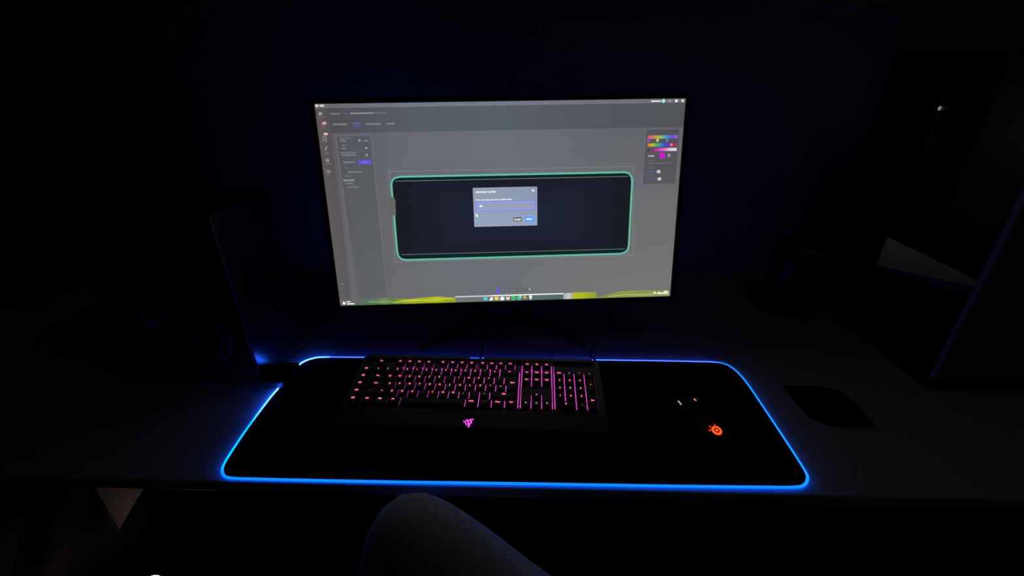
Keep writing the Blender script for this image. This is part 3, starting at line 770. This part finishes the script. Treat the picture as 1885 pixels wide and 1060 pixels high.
bmesh.ops.recalc_face_normals(bm, faces=bm.faces)
gc = obj('graphics_card', bm, M['card'], tw); gc['label'] = 'pale grey wedge of the graphics card cover'
bm = bmesh.new(); box(bm, .885, TX1-.036, .10, .33, .150, .195, bev=.002); obj('card_body', bm, st, tw)
cl_ = obj('hidden_card_fill', bx(.803, .806, .325, .425, .440, .446), M['card_fill'], tw)  # added emitter, hidden behind the opaque strip to brighten the card cover
bm = bmesh.new(); lathe(bm, [(.0, 0), (.0016, .0005), (.0020, .003), (.0012, .0045), (0, .005)], 10,
      Matrix.Translation((TX0-.0005, .2838, .486)) @ Matrix.Rotation(R(-90), 4, 'Y') @ Matrix.Scale(2.1, 4, (1, 0, 0)) )
il = obj('glass_glint', bm, M['glint_w'], tw); il['label'] = 'tiny white glint on the glass side, built as a glowing bead'  # reflected glint on the tower glass, put in as an emissive bead

# ------------------------------------------------------------------ coaster on the right of the pad
bm = bmesh.new()
prism(bm, [(.528,.079), (.560,.0805), (.590,.080)] + [(.590+.042*math.sin(R(a)), .038+.042*math.cos(R(a))) for a in range(15, 91, 15)] + [(.631,.015), (.629,-.020), (.624,-.0235), (.600,-.0240)]
      + [(.568-.038*math.sin(R(a)), .014-.038*math.cos(R(a))) for a in range(0, 91, 15)] + [(.529,.040)], .0003, .006)
bmesh.ops.recalc_face_normals(bm, faces=bm.faces)
tag(obj('coaster', bm, M['felt']), 'flat black felt coaster lying on the desk right of the pad', 'coaster')

# ------------------------------------------------------------------ pale cloth corner under the desk edge, lamp and blanket on the floor
bm = bmesh.new()
T3 = [Vector((-.863, .0, -.0222)), Vector((-.611, .0, -.0222)), Vector((-.8747, .0, -.3459))]
n = 10; G = {}
for i in range(n+1):
    for j in range(n+1-i):
        p = T3[0]*(1-(i+j)/n) + T3[1]*(i/n) + T3[2]*(j/n)
        G[i, j] = bm.verts.new(p + Vector((0, .004*math.sin(p.x*40)*(j/n), 0)))
for i in range(n):
    for j in range(n-i):
        bm.faces.new((G[i, j], G[i+1, j], G[i, j+1]))
        if i+j < n-1: bm.faces.new((G[i+1, j], G[i+1, j+1], G[i, j+1]))
bmesh.ops.recalc_face_normals(bm, faces=bm.faces); bmesh.ops.solidify(bm, geom=bm.faces[:], thickness=.003)
tag(obj('cloth', bm, M['pink']), 'pale pinkish triangle of cloth hanging under the front edge of the desk', 'cloth')

RL = (-.7445, -.0985)
rl = thing('ring_lamp', (RL[0], RL[1], FZ), 'small round lamp with a glowing warm white ring on the floor below the desk', 'lamp')
RLM = Matrix.Translation((RL[0], RL[1], FZ))
bm = bmesh.new(); lathe(bm, [(.060, .0003), (.062, .004), (.058, .012), (.012, .018), (.010, .262), (.030, .268), (.031, .275), (.016, .275), (.015, .273), (0, .273)], 28, RLM)
obj('body', bm, M['black'], rl, smooth=True)
bm = bmesh.new(); tube(bm, [RLM @ Vector((.0225*math.cos(2*math.pi*k/36), .0225*math.sin(2*math.pi*k/36), .2780)) for k in range(36)], .0013, n=8, closed=True)
rg_ = obj('glowing_ring', bm, M['ring'], rl, smooth=True); rg_['label'] = 'warm white glowing ring'

# blanket thrown on the floor at the far left
bm = bmesh.new()
NX, NY = 44, 44; G = []
for i in range(NX+1):
    L_ = []
    for j in range(NY+1):
        u, v = i/NX, j/NY
        x = -1.56 + .66*u; y = -.20 + .50*v
        e = min(1, 4.2*min(u, 1-u))*min(1, 4.2*min(v, 1-v)); e = e*e*(3-2*e)
        f = .5+.5*math.sin((x*1.0+y*.55)*46 + 1.3*math.sin(y*13)+.8*math.sin(x*9))
        f2 = .5+.5*math.sin((x*.4-y)*23+1.0)
        L_.append(bm.verts.new((x + .02*math.sin(y*22), y + .02*math.sin(x*19), FZ + .004 + e*(.17 + .045*f + .025*f2))))
    G.append(L_)
for i in range(NX):
    for j in range(NY): bm.faces.new((G[i][j], G[i+1][j], G[i+1][j+1], G[i][j+1]))
bmesh.ops.recalc_face_normals(bm, faces=bm.faces); bmesh.ops.solidify(bm, geom=bm.faces[:], thickness=.003)
tag(obj('blanket', bm, M['blanket'], smooth=True), 'dim crumpled blanket with soft folds on the floor at bottom left', 'blanket')

# ------------------------------------------------------------------ chair under the seated person
CHX, CHY, CHR = .32, -.62, R(60)
ch = thing('office_chair', (CHX, CHY, FZ), 'black office chair carrying the person in grey trousers in front of the desk', 'chair', CHR)
CM = Matrix.Translation((CHX, CHY, FZ)) @ Matrix.Rotation(CHR, 4, 'Z')
def cobj(name, bm, m, parent, smooth=False):
    bmesh.ops.transform(bm, matrix=CM, verts=bm.verts); return obj(name, bm, m, parent, smooth)
bm = bmesh.new(); box(bm, -.24, .24, -.24, .20, .365, .440, bev=.03, seg=4); cobj('seat', bm, M['chair'], ch, True)
bm = bmesh.new(); lathe(bm, [(.03, .07), (.03, .20), (.022, .205), (.022, .33), (.09, .335), (.09, .364)], 18); cobj('column', bm, M['steel'], ch)
for k in range(5):
    a = 2*math.pi*k/5 + .3
    bm = bmesh.new(); tube(bm, [(.02*math.cos(a), .02*math.sin(a), .095), (.27*math.cos(a), .27*math.sin(a), .068)], [.024, .015], n=8)
    sp_ = cobj('spoke', bm, M['steel'], ch)
    bm = bmesh.new(); lathe(bm, [(.012, -.011), (.025, -.009), (.0255, 0), (.025, .009), (.012, .011)], 16,
        Matrix.Translation((.27*math.cos(a), .27*math.sin(a), .0262)) @ Matrix.Rotation(a+R(90), 4, 'Z') @ Matrix.Rotation(R(90), 4, 'Y'))
    box(bm, .27*math.cos(a)-.006, .27*math.cos(a)+.006, .27*math.sin(a)-.006, .27*math.sin(a)+.006, .035, .066)
    cobj('caster', bm, M['rubber'], sp_)
bm = bmesh.new(); box(bm, -.21, .21, -.33, -.27, .50, 1.02, bev=.03, seg=4); cobj('backrest', bm, M['chair'], ch, True)
bm = bmesh.new(); box(bm, -.03, .03, -.352, -.332, .34, .70, bev=.005); box(bm, -.03, .03, -.331, -.05, .34, .360, bev=.004); cobj('back_bracket', bm, M['steel'], ch)

# ------------------------------------------------------------------ person: one continuous lower body, knee raised at the desk edge
J = {   # joint: position, radius
 'pelvis': ((.27, -.585, -.115), .115), 'waist': ((.315, -.655, .02), .125), 'chest': ((.34, -.70, .17), .13),
 'rhip': ((.262, -.470, -.100), .092), 'rmid': ((.045, -.340, -.060), .073), 'rkn0': ((-.085, -.254, -.006), .058), 'rknee': ((-.139, -.224, .012), .057),
 'rkn1': ((-.147, -.246, -.055), .054), 'rcalf': ((-.168, -.298, -.20), .058), 'rank': ((-.205, -.350, -.455), .040), 'rheel': ((-.212, -.358, -.515), .036), 'rball': ((-.262, -.318, -.615), .033), 'rtoe': ((-.292, -.296, -.628), .024),
 'lhip': ((.175, -.635, -.120), .088), 'lmid': ((.005, -.560, -.125), .078), 'lknee': ((-.150, -.490, -.130), .060),
 'lcalf': ((-.175, -.470, -.30), .058), 'lank': ((-.190, -.455, -.575), .040), 'lheel': ((-.185, -.460, -.618), .036), 'lball': ((-.280, -.400, -.628), .029), 'ltoe': ((-.330, -.370, -.633), .022)}
E_ = [('pelvis','waist'),('waist','chest'),('pelvis','rhip'),('rhip','rmid'),('rmid','rkn0'),('rkn0','rknee'),('rknee','rkn1'),('rkn1','rcalf'),('rcalf','rank'),('rank','rheel'),('rheel','rball'),('rball','rtoe'),
      ('pelvis','lhip'),('lhip','lmid'),('lmid','lknee'),('lknee','lcalf'),('lcalf','lank'),('lank','lheel'),('lheel','lball'),('lball','ltoe')]
names = list(J); idx = {n_: i for i, n_ in enumerate(names)}
me = bpy.data.meshes.new('person'); me.from_pydata([J[n_][0] for n_ in names], [(idx[a_], idx[b_]) for a_, b_ in E_], [])
po = bpy.data.objects.new('person_tmp', me); C.objects.link(po)
sk = po.modifiers.new('skin', 'SKIN'); sk.use_smooth_shade = True
if not me.skin_vertices: me.skin_vertices.new()
for i, n_ in enumerate(names):
    r_ = J[n_][1]*1.08; me.skin_vertices[0].data[i].radius = (r_, r_); me.skin_vertices[0].data[i].use_root = (n_ == 'pelvis')
sd = po.modifiers.new('sub', 'SUBSURF'); sd.levels = 2; sd.render_levels = 2
bpy.context.view_layer.update()
pm = bpy.data.meshes.new_from_object(po.evaluated_get(bpy.context.evaluated_depsgraph_get()))
bpy.data.objects.remove(po)
pm.name = 'person'; pm.materials.clear(); pm.materials.append(M['trousers']); pm.materials.append(M['sock'])
for p in pm.polygons:
    p.use_smooth = True
    if p.center.z < -.50: p.material_index = 1
pe = bpy.data.objects.new('person', pm); C.objects.link(pe)
tag(pe, 'person in light grey sweatpants with one knee raised against the desk edge', 'person')
